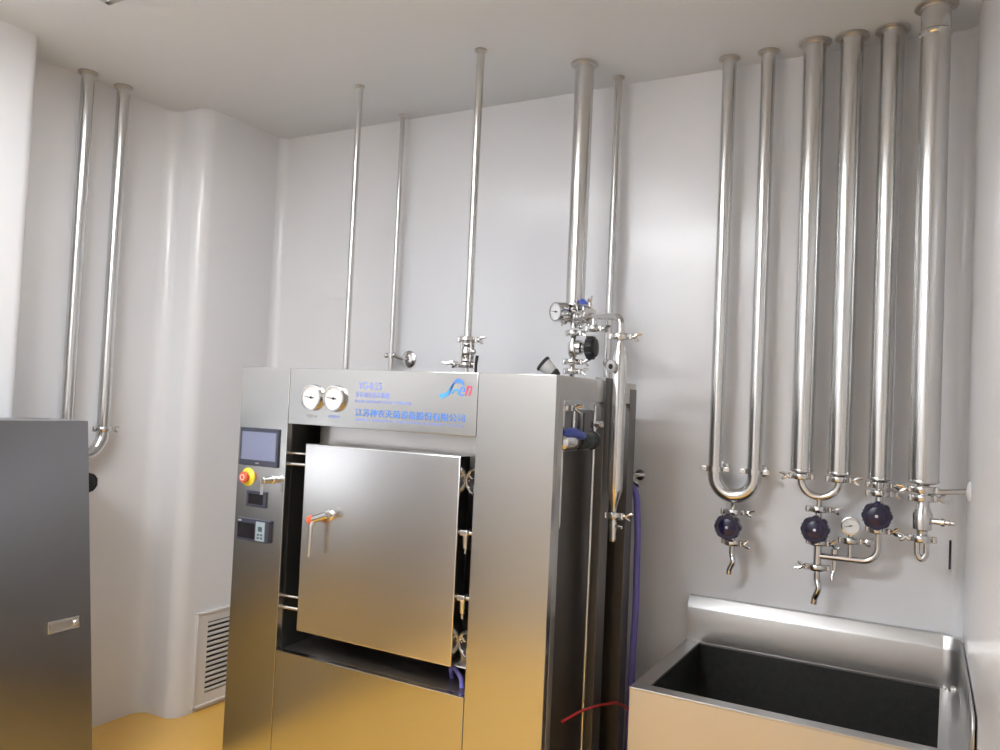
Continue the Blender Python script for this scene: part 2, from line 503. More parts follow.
y = 3.117
xa, xb = -.471, -.344
t = thing('looped_pipe', 'thick steel pipe pair with narrow U bend over the middle of the sink', 'pipe', (-.4075, y, 1.3))
zc = 1.400
for x in (xa, xb):
    pipe(t, x, y, zc, CEIL, .0395); flange(t, x, y, .0395)
    reducer(t, x, y, zc, .0395, .014, .03)
    clamp(t, (x, y, zc - .024), .022, PI if x == xa else 0)
cxm = (xa + xb) / 2; rad = (xb - xa) / 2
MB().tube([(xa, y, zc - .024)] + [(cxm - rad * math.cos(PI * k / 16), y, zc - .036 - rad * .9 * math.sin(PI * k / 16)) for k in range(17)] + [(xb, y, zc - .024)], .0135, seg=18).build('return_bend', 'fit', t)
zb = zc - .036 - rad * .9 - .0135
MB().lathe([(.012, zb + .01), (.010, zb), (.010, zb - .018), (.020, zb - .022), (.020, zb - .027)], (cxm, y, 0), (0, 0, 1), 18).build('drain_stub', 'fit', t)
v2 = wheel_valve('diaphragm_valve', 'navy handwheel valve under the narrow U bend, joined to a thin cross pipe', cxm, y, zb - .024, 1.199, 1.140)

t = thing('jacketed_pipe', 'thick steel pipe ending above the rightmost and highest navy handwheel', 'pipe', (-.212, y, 1.35))
x5 = -.212; z5 = 1.392
pipe(t, x5, y, z5, CEIL, .0395); flange(t, x5, y, .0395)
reducer(t, x5, y, z5, .0395, .014, .03)
clamp(t, (x5, y, z5 - .024), .022, 0)
clamp(t, (x5, y, z5 - .024), .021, PI / 2, name='rear_clamp')
MB().lathe([(.014, 1.335), (.014, z5 - .02)], (x5, y, 0), (0, 0, 1), 16).build('inner_tube', 'fit', t)
v3 = wheel_valve('diaphragm_valve', 'navy handwheel valve set highest of the three, under a single thick pipe', x5, y, 1.345, 1.268, 1.205)

mf = thing('cross_pipe', 'thin steel cross pipe linking the middle and highest navy valves, with small tap below', 'pipe', (cxm, y, 1.09))
MB().tube([(x5, y, 1.205), (x5, y, 1.098), (cxm + .008, y, 1.098)], .0115, .05, 16, 9).build('branch_tube', 'fit', mf)
MB().lathe([(.014, 1.055), (.014, 1.135)], (cxm, y, 0), (0, 0, 1), 18).build('tee', 'fit', mf)
clamp(mf, (cxm, y, 1.056), .020, PI + .15, -1)
spout(mf, cxm, y, 1.048, .925, .011)
hs = MB().tube([(-.352, y + .012, 1.125), (-.352, y + .012, 1.045)], .008, seg=10)
hs.lathe([(.013, 1.085), (.013, 1.125)], (-.352, y + .012, 0), (0, 0, 1), 12)
hs.tube([(-.352, y + .012, 1.05), (-.358, y + .005, 1.03), (-.356, y, 1.015)], .007, seg=10)
hs.build('sample_tap', 'fit', mf)
gz = 1.217; gx = -.300
MB().lathe([(.009, 1.10), (.009, 1.150), (.020, 1.153), (.020, 1.175), (.009, 1.178), (.008, gz - .025)], (gx, y, 0), (0, 0, 1), 16).build('gauge_stem', 'fit', mf)
gg = thing('pressure_gauge', 'small round white-faced gauge standing on the cross pipe between two navy handwheels', 'gauge', (gx, y, gz))
gauge(gg, (gx, y - .012, gz), (0, -1, 0), .032, .024, 'gauge_case', 3.4)
clamp(gg, (gx, y, 1.164), .018, .1)

# widest pipe, nearest the corner, with a side arm to the right wall
x6, y6 = -.074, 2.99
t = thing('jacketed_pipe', 'widest steel pipe in the corner with a side arm fixed to the right wall', 'pipe', (x6, y6, 1.4))
pipe(t, x6, y6, 1.402, CEIL, .0455, seg=36); flange(t, x6, y6, .0455)
MB().lathe([(.0455, CEIL - .105), (.050, CEIL - .100), (.0505, CEIL - .092), (.0455, CEIL - .086)], (x6, y6, 0), (0, 0, 1), 32).build('weld_collar', 'fit', t)
reducer(t, x6, y6, 1.402, .0455, .017, .03)
clamp(t, (x6, y6, 1.374), .023, PI)
xw = XR + .0095
am = MB().tube([(x6 + .012, y6, 1.366), (xw, y6 + .01, 1.378)], .0095, seg=12)
am.build('side_arm', 'fit', t)
MB().lathe([(.034, 0), (.034, .004), (.028, .010), (.012, .014)], (xw + .003, y6 + .01, 1.378), (-1, .04, 0), 24).build('wall_rosette', 'white', t)
d6 = thing('drain_trap', 'vertical steel drain fitting with side nozzle and U end under the widest corner pipe', 'fitting', (x6, y6, 1.25))
MB().lathe([(.015, 1.222), (.017, 1.24), (.028, 1.245), (.0295, 1.295), (.021, 1.312), (.017, 1.335), (.017, 1.375)], (x6, y6, 0), (0, 0, 1), 22).build('trap_body', 'fit', d6)
clamp(d6, (x6, y6, 1.346), .020, .2, -1)
clamp(d6, (x6, y6, 1.214), .020, PI - .1)
MB().lathe([(.010, 0), (.010, .03), (.014, .032), (.014, .042), (.008, .044), (.009, .056), (.006, .058), (.008, .068), (.004, .074)], (x6 + .024, y6, 1.274), (1, -.25, 0), 14).build('side_nozzle', 'fit', d6)
MB().tube([(x6 - .014, y6, 1.21), (x6 - .013, y6, 1.165), (x6, y6 - .002, 1.140), (x6 + .013, y6, 1.165), (x6 + .014, y6, 1.21)], .0095, .02, 12).build('return_bend', 'fit', d6)
tag(MB().box(.004, .011, YB - .004, YB - .0005, 1.09, 1.19, .001).build('tape_strip', 'navy', loc=(.0075, YB, 1.14)), 'short upright dark blue strip stuck on the wall beside the drain fitting', 'tape')

# ------------------------------------------------------------------ pipes at the left, behind the cabinet
xl = -3.385
t = thing('looped_pipe', 'steel pipe pair on the left wall whose bend drops behind the steel cabinet', 'pipe', (xl, 2.26, 1.3))
for yy in (2.173, 2.349):
    pipe(t, xl, yy, 1.39, CEIL, .0275); flange(t, xl, yy, .0275)
MB().tube([(xl, 2.173, 1.391)] + [(xl, 2.261 - .088 * math.cos(PI * k / 16), 1.375 - .095 * math.sin(PI * k / 16)) for k in range(17)] + [(xl, 2.349, 1.391)], .0275, seg=22).build('return_bend', 'pipe', t)
for yy in (2.173, 2.349):
    clamp(t, (xl, yy, 1.392), .0275, PI / 2 if yy > 2.2 else -PI / 2)
MB().lathe([(.012, 1.20), (.012, 1.262)], (xl, 2.261, 0), (0, 0, 1), 16).build('drain_stub', 'fit', t)
v = thing('diaphragm_valve', 'black knobbed valve mostly hidden behind the edge of the left steel cabinet', 'valve', (xl, 2.26, 1.16))
MB().lathe([(.012, 1.09), (.022, 1.12), (.024, 1.16), (.022, 1.19), (.012, 1.215)], (xl, 2.261, 0), (0, 0, 1), 18).build('valve_body', 'fit', v)
MB().cyl((xl + .015, 2.261, 1.16), (xl + .05, 2.262, 1.16), .02, .016).build('bonnet', 'fit', v)
handwheel(v, (xl + .060, 2.248, 1.16), (1, .1, 0), .043, 'black')

# ------------------------------------------------------------------ thin drops above the autoclave
def drop(label, x, y, z0, r, name='ceiling_pipe'):
    t = thing(name, label, 'pipe', (x, y, z0), 'steel drops from the ceiling to the autoclave')
    pipe(t, x, y, z0, CEIL, r); flange(t, x, y, r)
    return t
t = drop('thin steel pipe from ceiling to autoclave, above its round dials', -2.34, 2.779, 1.60, .0135)
t = drop('thinnest steel pipe from the ceiling, held by a round wall rosette behind the autoclave', -2.378, 3.155, 1.10, .0115)
wb = MB()
wb.lathe([(.042, 0), (.042, .006), (.035, .011), (.010, .014)], (-2.315, YB, 1.785), (0, -1, 0), 26)
wb.tube([(-2.315, YB - .012, 1.785), (-2.325, 3.175, 1.783), (-2.360, 3.150, 1.795)], .007, .01, 10)
wb.lathe([(.0115, -.010), (.018, -.010), (.018, .010), (.0115, .010)], (-2.378, 3.155, 1.797), (0, 0, 1), 20)
wb.ball((-2.404, 3.150, 1.797), .013, 12); wb.ball((-2.354, 3.145, 1.799), .014, 12)
wb.build('wall_bracket', 'fit', t)

x, y = -1.651, 2.676
t = drop('thin steel pipe with a lever ball valve where it enters the autoclave top', x, y, 1.838, .0150)
v = thing('ball_valve', 'lever ball valve standing on the autoclave behind the company logo', 'valve', (x, y, 1.78))
clamp(v, (x, y, 1.834), .021, .1)
m = MB()
m.lathe([(.010, 1.66), (.010, 1.745), (.024, 1.750), (.024, 1.756), (.013, 1.758), (.021, 1.77), (.024, 1.785), (.021, 1.80), (.013, 1.812), (.024, 1.815), (.024, 1.821), (.010, 1.823)], (x, y, 0), (0, 0, 1), 20)
for k in range(4):
    a = PI / 4 + k * PI / 2 + .3
    m.cyl((x + .026 * math.cos(a), y + .026 * math.sin(a), 1.746), (x + .026 * math.cos(a), y + .026 * math.sin(a), 1.824), .0052, seg=8)
m.build('valve_body', 'fit', v)
m = MB().cyl((x, y, 1.785), (x + .038, y - .018, 1.785), .012, seg=12)
m.ball((x + .042, y - .02, 1.786), .010)
m.build('side_plug', 'fit', v)
clamp(v, (x, y, 1.734), .021, PI, .6)
MB().tube([(x - .03, y - .01, 1.738), (x - .055, y - .02, 1.745), (x - .075, y - .026, 1.738), (x - .092, y - .03, 1.742)], [.006, .0075, .0065, .006], .01, 8).build('lever', 'fit', v)
MB().tube([(x + .048, y - .01, 1.68), (x + .049, y - .01, 1.74), (x + .053, y - .01, 1.772)], [.0055, .006, .0065], seg=8).build('black_lever', 'black', v)

# thick steam pipe with its manifold
x4, y4 = -1.327, 2.957
t = drop('thick steel steam pipe coming down on the autoclave right of the logo', x4, y4, 2.000, .038, 'steam_pipe')
reducer(t, x4, y4, 2.000, .038, .016, .03)
ud = V((.757, -.654, 0)).normalized()
mani = thing('valve_manifold', 'steel tee with blue-lever ball valve and elbow under the thick steam pipe', 'valve', (x4, y4, 1.95))
zt = 1.944
m = MB()
m.lathe([(.016, 1.905), (.016, 1.978)], (x4, y4, 0), (0, 0, 1), 20)
m.lathe([(.016, -.05), (.016, .06)], (x4, y4, zt), ud, 20)
m.lathe([(.016, .0), (.016, .045)], (x4, y4, zt), (-.8, -.6, 0), 20)
m.build('tee', 'fit', mani)
clamp(mani, (x4, y4, 1.976), .021, -.5)
clamp(mani, V((x4, y4, zt)) + ud * .045, .021, -1.3, 1, ud)
bv = V((x4, y4, zt)) + ud * .085
m = MB()
m.lathe([(.013, -.032), (.022, -.030), (.022, -.024), (.014, -.022), (.023, -.012), (.025, 0), (.023, .012), (.014, .022), (.022, .024), (.022, .030), (.013, .032)], bv, ud, 20)
m.cyl(bv, bv + V((0, 0, .042)), .009, seg=12)
sd = V((ud.y, -ud.x, 0))
for k in range(4):
    a = PI / 4 + k * PI / 2
    o_ = (sd * math.cos(a) + V((0, 0, 1)) * math.sin(a)) * .025
    m.cyl(bv + o_ - ud * .034, bv + o_ + ud * .034, .005, seg=8)
m.build('ball_valve_body', 'fit', mani)
MB().tube([bv + V((0, 0, .042)) + ud * .035, bv + V((0, 0, .052)), bv + V((0, 0, .064)) - ud * .018, bv + V((0, 0, .062)) - ud * .036], [.009, .013, .013, .009], .02, 12).build('blue_lever', 'blue', mani)
e0 = V((x4, y4, zt)) + ud * .135
clamp(mani, e0, .021, -1.57, 1, ud)
MB().tube([bv + ud * .03, e0], .013, seg=14).build('joint_tube', 'fit', mani)
xc, yc = -1.03, 2.70
m = MB().tube([e0, V((xc, yc, zt - .026)), (xc, yc, 1.852)], .0125, .05, 16, 9)
m.build('elbow_tube', 'fit', mani)
# stub below the first valve with a grey clamp
dn = V((x4, y4, 0)) + ud * .178
MB().lathe([(.011, 1.885), (.013, 1.90), (.011, 1.930)], (dn.x, dn.y, 0), (0, 0, 1), 14).build('drop_stub', 'fit', mani)
clamp(mani, (dn.x, dn.y, 1.892), .013, 0)
clamp(mani, (x4, y4, 1.885), .020, -.3)
g4 = thing('pressure_gauge', 'tilted white-faced pressure gauge sticking out left of the steam pipe manifold', 'gauge', (x4 - .07, y4 - .05, zt))
gauge(g4, (x4 - .054, y4 - .058, zt + .022), (-.45, -.87, -.05), .040, .042, 'gauge_case', 3.0)
MB().tube([(x4 - .03, y4 - .022, zt), (x4 - .055, y4 - .03, zt + .002)], .011, seg=12).build('gauge_stem', 'fit', g4)
clamp(g4, (x4 - .034, y4 - .026, zt), .017, 0, 1, (-.8, -.6, 0))
v4 = thing('diaphragm_valve', 'valve with a black ribbed knob facing right, below the blue-lever manifold', 'valve', (x4, y4, 1.81))
m = MB().lathe([(.011, 1.66), (.011, 1.785), (.020, 1.80), (.022, 1.82), (.020, 1.845), (.011, 1.858), (.011, 1.90)], (x4, y4, 0), (0, 0, 1), 18)
m.build('valve_body', 'fit', v4)
kd = V((.97, .08, 0)).normalized()
MB().lathe([(.022, .01), (.030, .018), (.030, .034), (.022, .040), (.020, .052), (.014, .060)], (x4, y4, 1.828), kd, 22).build('bonnet', 'fit', v4)
m = MB(); kp = V((x4, y4, 1.828)) + kd * .008
m.lathe([(.018, .046), (.040, .050), (.043, .056), (.043, .075), (.036, .088), (.020, .092), (0, .092)], kp, kd, 28)
ku, kw, ka = basis(kd)
for k in range(10):
    a = 2 * PI * k / 10
    o_ = kp + (ku * math.cos(a) + kw * math.sin(a)) * .041
    m.cyl(o_ + kd * .052, o_ + kd * .080, .007, seg=8, bev=.002)
m.build('black_knob', 'black', v4)
clamp(v4, (x4, y4, 1.770), .020, .1)
clamp(v4, (x4, y4, 1.732), .020, -.2)

t = drop('thin steel pipe from the ceiling just right of the thick steam pipe', -1.248, 3.132, 1.35, .0155)

# sampling cylinder hung on the right of the autoclave frame
cy = thing('condensate_cylinder', 'slim upright steel cylinder with cone ends hanging beside the autoclave frame', 'cylinder', (xc, yc, 1.5))
MB().lathe([(.012, 1.856), (.012, 1.828), (.014, 1.822), (.0275, 1.780), (.0275, 1.308), (.025, 1.300), (.012, 1.252), (.0105, 1.25), (.0105, 1.215)], (xc, yc, 0), (0, 0, 1), 28).build('cylinder_body', 'pipe', cy)
clamp(cy, (xc, yc, 1.848), .020, .15)
pd = V((-.35, -.93, -.06)).normalized()
pc = V((xc, yc, 1.742))
p_ = MB().lathe([(.012, 0), (.012, .022), (.022, .026), (.022, .036), (.010, .036), (.010, .030), (0, .030)], pc + pd * .01, pd, 24).build('side_port', 'fit', cy)
MB().lathe([(.0095, .031), (.0095, .0372), (0, .0372)], pc + pd * .01, pd, 16).build('port_plug', 'black', p_)
MB().tube([pc + V((-.02, .01, .008)), pc + V((-.06, .03, .015))], .006, seg=10).lathe([(.010, 0), (.014, .002), (.014, .016), (.010, .018)], pc + V((-.052, .026, .014)), (-.87, .45, .1), 14).build('left_stub', 'fit', cy)
lt = thing('drain_tap', 'small steel drain tap with two side nozzles at the foot of the slim cylinder', 'tap', (xc, yc, 1.18))
MB().lathe([(.009, 1.125), (.012, 1.135), (.010, 1.15), (.013, 1.17), (.013, 1.19), (.010, 1.20), (.0105, 1.215)], (xc, yc, 0), (0, 0, 1), 16).build('tap_body', 'fit', lt)
clamp(lt, (xc, yc, 1.216), .013, .1)
m = MB().tube([(xc, yc, 1.183), (xc + .035, yc - .006, 1.178)], .006, seg=10)
m.tube([(xc, yc, 1.205), (xc + .022, yc + .03, 1.200)], .005, seg=10)
m.build('nozzle', 'fit', lt)

# ------------------------------------------------------------------ the autoclave
YF = 2.26; XLF = -2.418; XRF = -1.065; YR = 2.99; ZT = 1.690
ac = thing('steam_autoclave', 'tall brushed steel autoclave with square door, dials and touch screen', 'autoclave', ((XLF + XRF) / 2, (YF + YR) / 2, 0))
PT = .028
xs1, xs2 = -2.168, -1.346
zh = 1.481; zl = .642
cp = MB().box(XLF, xs1 - .0008, YF, YF + PT, .04, ZT, .002).build('control_panel', 'panel', ac)
hp = MB().box(xs1 + .0008, xs2 - .0008, YF, YF + PT, zh, ZT, .002).build('header_panel', 'panel', ac)
sp = MB().box(xs2 + .0008, XRF, YF, YF + PT, .04, ZT, .002).build('right_panel', 'panel', ac)
lp = MB().box(xs1 + .0008, xs2 - .0008, YF, YF + PT, .04, zl, .002).build('lower_panel', 'panel', ac)
MB().box(XLF + .03, XRF - .03, YF + .03, YR - .03, 0, .05).build('plinth', 'inner', ac)
# recess lining
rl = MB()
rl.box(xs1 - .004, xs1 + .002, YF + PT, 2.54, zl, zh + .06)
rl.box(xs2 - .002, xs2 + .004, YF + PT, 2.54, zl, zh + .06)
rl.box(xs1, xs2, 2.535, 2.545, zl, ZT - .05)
rl.build('recess_lining', 'dark', ac)  # shade of the gaps round the door put into the lining colour
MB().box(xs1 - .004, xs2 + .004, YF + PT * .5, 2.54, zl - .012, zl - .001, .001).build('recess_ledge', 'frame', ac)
m = MB().box(-2.125, -1.40, 2.39, 2.535, zl + .04, 1.60, .006)
m.build('chamber_flange', 'frame', ac)
# door
dz0, dz1, dx0, dx1, dyf = .722, 1.412, -2.088, -1.410, 2.275
dr = MB().box(dx0, dx1, dyf, dyf + .065, dz0, dz1, .004).build('door', 'door', ac)
hy = dyf - .036
bA, bB = V((-2.004, hy, 1.143)), V((-1.932, hy, 1.168))
h = MB().cyl(bA, bB, .014, seg=20, bev=.003)
h.cyl((-1.955, hy, 1.160), (-1.955, dyf, 1.160), .010).lathe([(.020, 0), (.020, .004), (.014, .008)], (-1.955, dyf, 1.160), (0, -1, 0), 20)
hd = h.build('handle_barrel', 'fit', dr)
bd = (bA - bB).normalized()
MB().lathe([(.0145, -.006), (.0172, .002), (.0165, .014), (.011, .020), (0, .020)], bA, bd, 20).build('red_cap', 'redorange', hd)
MB().tube([bA + bd * -.010, V((-2.001, hy - .010, 1.118)), V((-2.004, hy - .010, 1.012))], [.0085, .008, .007], .02, 12).build('lever', 'fit', hd)
# hinge rods on the left, latches and locking wheels on the right
for z in (1.330, .796):
    h = MB()
    h.cyl((xs1, 2.284, z), (dx0 + .02, 2.292, z), .0075).cyl((xs1, 2.292, z + .040), (dx0 + .03, 2.30, z + .040), .006)
    h.build('hinge_rod', 'fit', ac)
for z in (1.152, .940):
    l = MB(); lx = -1.384
    l.cyl((dx1 - .01, 2.292, z + .010), (xs2 - .004, 2.292, z + .010), .007, bev=.002)
    l.box(lx - .020, lx + .012, 2.278, 2.306, z, z + .020, .004)
    l.cyl((lx, 2.29, z + .004), (lx, 2.29, z - .042), .0125, .010, bev=.002)
    l.cyl((lx, 2.29, z - .038), (lx, 2.29, z - .058), .005)
    l.build('latch', 'fit', ac)
for z in (1.330, .795):
    wx, wy = xs2 - .024, 2.306
    g = MB().ring((wx, wy, z), (-.35, -.94, 0), .040, .0065)
    g.cyl((dx1 - .01, 2.325, z), (wx, 2.325, z), .007)
    for a in (.5, 2.6, 4.7):
        g.tube([(wx, wy, z), (wx + .037 * math.cos(a), wy - .013 * math.cos(a), z + .039 * math.sin(a))], .004, seg=8)
    w_ = g.build('locking_wheel', 'fit', ac)
    MB().lathe([(.036, -.004), (.036, .002), (.012, .006), (.010, .012), (0, .012)], (wx, wy + .006, z), (-.35, -.94, 0), 24).build('wheel_hub', 'black', w_)
MB().tube([(-1.48, 2.40, zl), (-1.47, 2.37, zl + .040), (-1.435, 2.345, zl + .055), (-1.405, 2.335, zl + .030), (-1.398, 2.33, zl)], .008, .03, 10).build('drain_hose', 'purple', ac)
MB().box(xs2 - .055, xs2 - .002, 2.38, 2.50, zl, zl + .062, .004).build('recess_block', 'frame', ac)
# dials on the header
for gxx in (-2.050, -1.943):
    gauge(hp, (gxx, YF - .009, 1.583), (0, -1, 0), .048, .011, 'pressure_gauge', 3.05)
text_mesh('caption', '内室压力', .02, 'inkgrey', hp, -2.076, YF, 1.510, .050, height=.011)
text_mesh('caption', '夹层压力', .02, 'inkpale', hp, -1.972, YF, 1.512, .052, height=.011)
text_mesh('lettering', 'YG-0.25', .02, 'inkpale', hp, -1.842, YF, 1.622, .105, height=.024, label='pale blue model letters')
text_mesh('lettering', '全自动安瓿灭菌器', .02, 'inkpale', hp, -1.852, YF, 1.592, .150, height=.020)
text_mesh('lettering', 'PULSE VACUUM STEAM STERILIZER', .02, 'inkpale', hp, -1.852, YF, 1.573, .245, height=.010)
text_mesh('lettering', '江苏神农灭菌设备股份有限公司', .05, 'inkblue', hp, -1.848, YF, 1.525, .456, height=.027, extrude=.001, label='blue company name')
text_mesh('lettering', 'JIANGSU  SHENNONG  STERILIZATION  EQUIPMENT  CO.,LTD', .02, 'inkpale', hp, -1.846, YF, 1.507, .450, height=.010)
# logo
def ribbon(name, pts, w, mat, lab=None):
    """flat tapering brush stroke on the header"""
    P = [V((a, b)) for a, b in pts]; n = len(P)
    L, Rr = [], []
    for i, p in enumerate(P):
        d = (P[min(i + 1, n - 1)] - P[max(i - 1, 0)]).normalized(); nn = V((-d.y, d.x)); ww = w[i] / 2
        L.append(p + nn * ww); Rr.append(p - nn * ww)
    b = MB(); bm = b.bm
    f_ = [[bm.verts.new((q.x, YF - .0012, q.y)) for q in S] for S in (L, Rr)]
    k_ = [[bm.verts.new((q.x, YF - .0002, q.y)) for q in S] for S in (L, Rr)]
    for i in range(n - 1):
        bm.faces.new((f_[0][i], f_[0][i + 1], f_[1][i + 1], f_[1][i])); bm.faces.new((k_[0][i], k_[0][i + 1], k_[1][i + 1], k_[1][i]))
        bm.faces.new((f_[0][i], f_[0][i + 1], k_[0][i + 1], k_[0][i])); bm.faces.new((f_[1][i], f_[1][i + 1], k_[1][i + 1], k_[1][i]))
    o = b.build(name, mat, hp)
    if lab: o['label'] = lab
    return o
ribbon('logo', [(-1.494, 1.612), (-1.487, 1.609), (-1.478, 1.610), (-1.466, 1.616), (-1.455, 1.628), (-1.447, 1.642), (-1.440, 1.653)], [.008, .018, .016, .011, .009, .008, .006], 'inkcyan', 'cyan brush stroke of the logo')
ribbon('logo', [(-1.444, 1.647), (-1.435, 1.657), (-1.424, 1.662), (-1.413, 1.660), (-1.405, 1.652), (-1.401, 1.645)], [.003, .009, .015, .014, .009, .003], 'inkblue', 'dark blue arch of the logo')
ribbon('logo', [(-1.460, 1.612), (-1.452, 1.624), (-1.446, 1.640), (-1.442, 1.650)], [.004, .006, .006, .004], 'inkblue')
ribbon('logo', [(-1.446, 1.618), (-1.437, 1.629), (-1.428, 1.632), (-1.420, 1.627), (-1.419, 1.616)], [.005, .006, .007, .006, .004], 'inkcyan')
text_mesh('logo', 'e', .04, 'inkblue', hp, -1.419, YF, 1.611, .024, .25, height=.031)
text_mesh('logo', 'n', .04, 'inkred', hp, -1.395, YF, 1.613, .026, .35, height=.033, label='red letter of the logo')
# controls on the left panel
ts = MB().box(-2.405, -2.204, YF - .008, YF + .002, 1.311, 1.457, .003).build('touch_screen', 'bezel', cp)
MB().box(-2.393, -2.214, YF - .0088, YF - .006, 1.334, 1.441, .0004).build('display', 'screen', ts)
text_mesh('caption', 'HMI', .01, 'inkgrey', ts, -2.316, YF - .008, 1.319, .018, height=.006)
ex, ez = -2.358, 1.266
es = MB().lathe([(.035, 0), (.035, .003), (.026, .009), (.024, .011)], (ex, YF, ez), (0, -1, 0), 28).build('emergency_stop', 'yellow', cp)
kn = MB().lathe([(.013, .010), (.013, .014), (.021, .016), (.022, .025), (.019, .029), (0, .030)], (ex, YF, ez), (0, -1, 0), 24).build('push_knob', 'redorange', es)
MB().ring((ex, YF - .0305, ez), (0, -1, 0), .010, .0015, 20, 6).build('arrow_ring', 'white', kn)
ks = MB().lathe([(.016, 0), (.016, .005), (.0125, .008), (.0125, .030), (.0135, .031), (.0135, .036)], (-2.229, YF, 1.266), (0, -1, 0), 20)
ks.lathe([(.0125, .036), (.0125, .050), (.010, .053), (0, .053)], (-2.229, YF, 1.266), (0, -1, 0), 20)
kso = ks.build('key_switch', 'fit', cp)
kk = MB().box(-2.231, -2.227, YF - .061, YF - .052, 1.256, 1.276, .001)
kk.box(-2.233, -2.219, YF - .058, YF - .055, 1.214, 1.252, .001).ring((-2.228, YF - .056, 1.252), (1, .3, 0), .009, .001, 16, 6)
kk.build('key', 'fit', kso)
dp = MB().box(-2.357, -2.253, YF - .006, YF + .002, 1.155, 1.216, .002).build('display_unit', 'bezel', cp)
MB().box(-2.345, -2.268, YF - .0068, YF - .004, 1.166, 1.206, .0004).build('dark_glass', 'darkscreen', dp)
rc = MB().box(-2.392, -2.224, YF - .014, YF + .002, 1.026, 1.110, .003).build('recorder', 'bezel', cp)
MB().box(-2.384, -2.296, YF - .0148, YF - .012, 1.036, 1.094, .0004).build('recorder_screen', 'darkscreen', rc)
text_mesh('caption', 'ABB', .01, 'white', rc, -2.384, YF - .014, 1.098, .018, height=.006)
kpd = MB().box(-2.288, -2.242, YF - .0165, YF - .012, 1.032, 1.104, .001).build('keypad', 'keypad', rc)
MB().box(-2.275, -2.254, YF - .0175, YF - .015, 1.068, 1.086, .0005).build('key_display', 'key', kpd)
for kx in (-2.279, -2.262):
    for kz in (1.040, 1.052):
        MB().box(kx, kx + .011, YF - .0178, YF - .015, kz, kz + .007, .0005).build('key_button', 'key', kpd)
# frame and casing behind the front
fm = MB()
fm.box(XRF - .032, XRF, YF + PT, YF + .062, .0, ZT, .002)
fm.build('corner_post', 'frame', ac)
MB().box(XRF - .026, XRF - .002, YF + .062, YR, 1.612, 1.690, .002).build('top_rail', 'frame', ac)
MB().box(XRF - .040, XRF, 2.665, 2.742, .0, 1.70, .002).build('middle_post', 'inner', ac)
MB().box(XRF - .040, XRF, YR - .07, YR, .0, 1.668, .002).build('rear_post', 'inner', ac)
MB().box(XLF, XLF + .03, YF + PT, YR, .0, ZT - .006, .002).build('left_casing', 'frame', ac)
MB().box(XLF + .03, XRF - .04, YR - .03, YR - .006, .05, 1.66, .002).build('rear_casing', 'inner', ac)
ch = MB().box(-2.12, -1.225, 2.545, 2.955, .38, 1.585, .012)
ch.build('chamber', 'chamber', ac)
for yy in (2.62, 2.80):
    MB().box(-1.226, -1.206, yy, yy + .022, .40, 1.57, .002).build('stiffening_rib', 'inner', ac)
sk = MB().box(-1.15, -1.138, 2.335, 2.475, .90, 1.44, .001).box(-1.15, -1.138, 2.475, YR - .07, .05, 1.44, .001)
sk.build('side_cover', 'inner', ac)
MB().box(-1.19, -1.165, 2.30, 2.50, .05, .96, .002).build('void_shade', 'dark', ac)  # black box added in the opening to paint its void dark
# plumbing seen through the open side
MB().tube([(-1.105, 2.40, 1.62), (-1.105, 2.40, 1.20), (-1.12, 2.36, 1.16), (-1.13, 2.34, 1.16)], .009, .04, 12).build('riser_tube', 'fit', ac)
pl = MB().tube([(-1.085, 2.625, 1.60), (-1.085, 2.625, .06)], .006, seg=12)
pl.lathe([(.013, 0), (.013, .02), (.009, .022), (.009, .05), (.014, .052), (.014, .075)], (-1.085, 2.625, 1.47), (0, 0, 1), 14)
pl.cyl((-1.085, 2.625, 1.535), (-1.05, 2.61, 1.535), .012, bev=.002)
pl.build('drain_riser', 'fit', ac)
MB().tube([(-1.11, 2.50, 1.60), (-1.11, 2.50, 1.47)], .008, seg=10).build('steam_tube', 'fit', ac)
clamp(ac, (-1.11, 2.42, 1.588), .012, 0)
act = MB().lathe([(.012, -.01), (.024, 0), (.026, .05), (.024, .10), (.016, .11)], (-1.075, 2.335, 1.478), (0, 1, 0), 20)
act.build('actuated_valve', 'fit', ac)
MB().tube([(-1.072, 2.335, 1.510), (-1.066, 2.40, 1.512), (-1.062, 2.475, 1.497)], [.010, .015, .013], .03, 12).build('blue_lever', 'blue', ac)
MB().lathe([(.020, 0), (.028, .008), (.028, .105), (.032, .108), (.032, .12), (.024, .124)], (-1.075, 2.47, 1.480), (0, 1, 0), 22).build('actuator_cap', 'black', ac)
MB().lathe([(.0285, .02), (.0290, .022), (.0290, .07), (.0285, .072)], (-1.075, 2.47, 1.480), (0, 1, 0), 22).build('actuator_band', 'green', ac)

# level jar tilted on the top edge of the front
jd = V((-.75, -.25, .62)).normalized()
jb = V((-1.098, 2.33, 1.690))
j = thing('sight_glass', 'tilted clear cup with black rim and base on top of the autoclave corner', 'jar', jb)
MB().lathe([(.012, -.005), (.015, .003), (.018, .011), (.014, .020)], jb, jd, 20).build('black_base', 'black', j)
MB().lathe([(.016, .017), (.018, .020), (.0245, .054), (.0245, .057), (0, .057)], jb, jd, 24).build('cup', 'jar', j)
MB().lathe([(.025, .053), (.0275, .054), (.0275, .062), (.024, .064), (.024, .059), (0, .059)], jb, jd, 24).build('black_rim', 'black', j)

